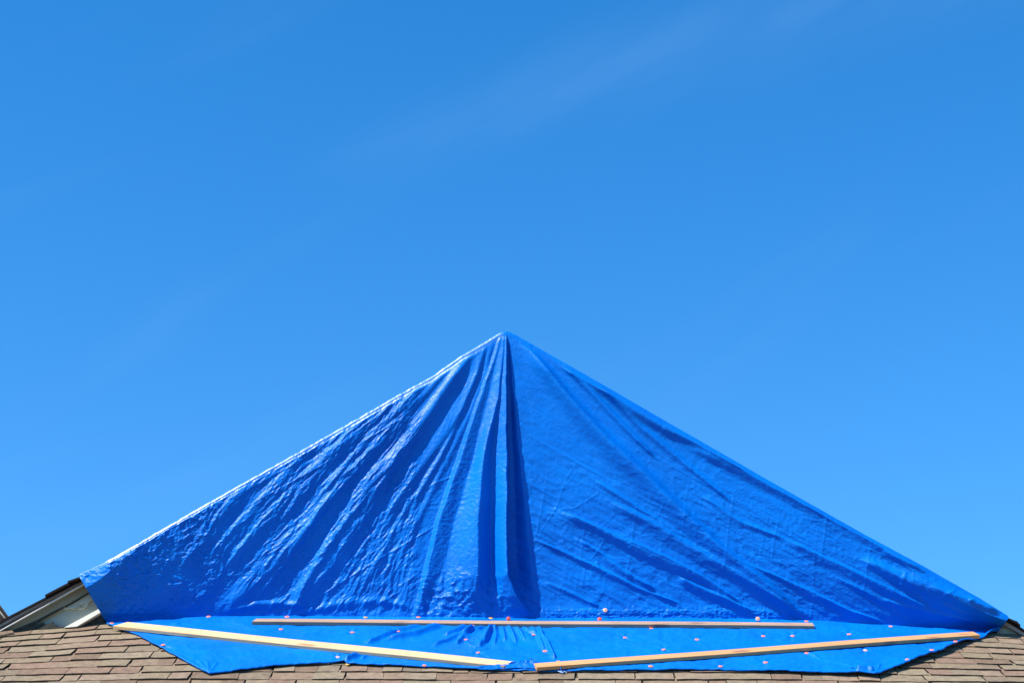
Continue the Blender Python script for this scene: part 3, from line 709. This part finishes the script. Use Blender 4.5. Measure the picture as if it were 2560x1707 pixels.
# ------------------------------------------------------------------ cap nails
def capmat(name, col): return mat_plain(name, col, .45, .08, 60)
M_OR = capmat('coral_cap', (.85,.23,.12)); M_RED = capmat('red_cap', (.75,.07,.02)); M_PE = capmat('peach_cap', (.85,.42,.25)); M_YE = capmat('amber_cap', (.60,.36,.07))
M_NAIL = mat_plain('nail_steel', (.35,.2,.16), .35); M_NAIL.node_tree.nodes['Principled BSDF'].inputs['Metallic'].default_value = .2
def lathe(prof, n=20):
    bm = bmesh.new(); rings = []
    for r, z in prof:
        rings.append([bm.verts.new((r*math.cos(6.28318*i/n), r*math.sin(6.28318*i/n), z)) for i in range(n)] if r > 0 else [bm.verts.new((0,0,z))])
    for a, b in zip(rings, rings[1:]):
        for i in range(n):
            j = (i+1) % n
            if len(a) == 1: bm.faces.new((a[0], b[i], b[j]))
            elif len(b) == 1: bm.faces.new((a[i], b[0], a[j]))
            else: bm.faces.new((a[i], b[i], b[j], a[j]))
    bmesh.ops.recalc_face_normals(bm, faces=bm.faces)
    me = bpy.data.meshes.new('cap_mesh'); bm.to_mesh(me); bm.free()
    for p in me.polygons: p.use_smooth = True
    return me
ME_CAP = {}
for m in (M_OR, M_RED, M_PE, M_YE):
    me = lathe([(0,.0018),(.006,.0019),(.0072,.0013),(.0122,.0011),(.0134,.0005),(.0135,-.0010),(.0125,-.0014),(0,-.0014)]); me.materials.append(m); ME_CAP[m.name] = me
ME_HEAD = lathe([(0,.0030),(.0026,.0029),(.0034,.0025),(.0034,.0014)], 12); ME_HEAD.materials.append(M_NAIL)
ME_SHANK = lathe([(.0016,.003),(.0016,-.028),(0,-.032)], 8); ME_SHANK.materials.append(M_NAIL)
GA, GF = 'nail caps pinning the tarp skirt', 'nail caps along the foot of the draped gable'
S_, W_ = 'skirt', 'wall'
nails = [
 (280,1557.5,S_,M_OR,'coral nail cap at the far left tip of the tarp, above the pale board'),
 (522,1543,S_,M_OR,'coral nail cap at the gable foot, first one left of the weathered board'),
 (408,1613.5,S_,M_OR,'coral nail cap on the left slanting hem, below the pale board'),
 (719,1543,S_,M_OR,'pinkish nail cap at the tip of the steep left fold, touching the weathered board'),
 (915,1544,S_,M_YE,'amber nail cap behind the weathered board, left of the central bunch'),
 (1046,1544,S_,M_OR,'orange nail cap at the lower left tip of the central bunch'),
 (1226,1546.5,S_,M_YE,'amber nail cap in the dark V of the central bunch, mostly behind the weathered board'),
 (703,1571,S_,M_OR,'coral nail cap just below the left end of the weathered board'),
 (644,1606,S_,M_OR,'coral nail cap touching the underside of the pale board'),
 (881,1579.5,S_,M_OR,'small coral nail cap on flat skirt between the boards, left of the wrinkled fan'),
 (995,1581.5,S_,M_OR,'coral nail cap on the outer left wrinkle of the fan below the weathered board'),
 (844,1640.5,S_,M_PE,'pale nail cap near the lower hem where the left panel ends'),
 (869,1657,S_,M_YE,'yellow nail cap on the shingle edge under the folded corner of the hem'),
 (1061,1664.5,S_,M_OR,'nail cap at the bottom hem under the right part of the pale board'),
 (1180,1571,S_,M_OR,'top nail cap of the three in the wrinkled fan, nearest the weathered board'),
 (1164,1598.5,S_,M_OR,'leftmost nail cap of the three in the wrinkled fan'),
 (1194,1629.5,S_,M_OR,'lowest nail cap of the three in the wrinkled fan, with creases radiating up'),
 (1271,1545.5,W_,M_RED,'bright red nail cap standing up at the foot of the central bunch'),
 (1499,1547,W_,M_RED,'red nail cap half hidden behind the weathered board, below the peach cap'),
 (1513,1524.5,W_,M_PE,'peach nail cap highest on the wall foot, above the red one'),
 (1894.5,1546,W_,M_PE,'peach nail cap above the right part of the weathered board'),
 (1336,1586,S_,M_OR,'nail cap beside the dark layered crease, upper one'),
 (1362,1626,S_,M_OR,'nail cap beside the dark layered crease, lower one'),
 (1394.5,1652,S_,M_YE,'brown amber nail cap tucked behind the left end of the orange toned board'),
 (1629,1569.5,S_,M_OR,'orange nail cap just peeking out below the middle of the weathered board'),
 (1563,1592,S_,M_OR,'coral nail cap in a small dimple, first right of the layered crease'),
 (1659,1622.5,S_,M_OR,'coral nail cap in a dimple just above the orange toned board'),
 (1743,1597.5,S_,M_OR,'coral nail cap with a small bright pucker, midway between the right boards'),
 (1627,1668,S_,M_OR,'flat nail cap at the bottom hem under the left part of the orange toned board'),
 (1802,1665.5,S_,M_OR,'flat nail cap at the bottom hem under the middle of the orange toned board'),
 (1908,1588,S_,M_OR,'left nail cap of the level pair under the right end of the weathered board'),
 (1981,1588,S_,M_OR,'right nail cap of the level pair under the right end of the weathered board'),
 (2015,1554.5,S_,M_OR,'nail cap behind the right tip of the weathered board where folds meet'),
 (2016.5,1630,S_,M_OR,'coral nail cap just below the middle of the orange toned board'),
 (1913.6,1655,S_,M_OR,'coral nail cap midway between the orange toned board and the bottom hem'),
 (2123,1584,S_,M_OR,'coral nail cap with a white glint right of the weathered board'),
 (2226,1566.5,S_,M_OR,'larger coral nail cap at the gable foot right of the weathered board'),
 (2163.5,1625,S_,M_PE,'pale nail cap alone below the right half of the orange toned board'),
 (2388,1613,S_,M_OR,'topmost nail cap on the right slanting hem'),
 (2330,1630,S_,M_OR,'middle nail cap of three on the right slanting hem'),
 (2268,1656,S_,M_OR,'lowest nail cap on the right slanting hem'),
 (2474,1576.5,S_,M_OR,'nail cap at the far right tip of the tarp above the board end')]
for px, py, kd, m, lab in nails:
    if kd == S_:
        j = int(np.argmin(np.abs(kc-px))); i = int(np.clip(np.argmin(np.abs(SPY[:, j]-py)), 1, NS-1))
        p = Vector(VS[i, j]) + Vector(nrm)*.002; nn = Vector(nrm)          # rests on the sheet
        if px == 869: p = Vector(on_roof(np.float64(px), np.float64(py+2), .02))
        nn = (nn + Vector((random.uniform(-.08,.08), random.uniform(-.12,.04), 0))).normalized()
    else:
        p = P(px, py, -.075); nn = Vector((random.uniform(-.1,.1), -1, .15)).normalized()
        if px == 1513: p = P(px, py, -.06)
    c = empty('cap_nail', p); c.rotation_euler = nn.to_track_quat('Z', 'Y').to_euler(); c.empty_display_size = .02
    c.scale = (random.uniform(.93,1.08),)*3
    tag(c, lab, 'nail cap', GF if (py < 1560) else GA)
    for nm, mm in (('plastic_cap', ME_CAP[m.name]), ('nail_head', ME_HEAD), ('nail_shank', ME_SHANK)):
        o = bpy.data.objects.new(nm, mm); C.objects.link(o); o.parent = c
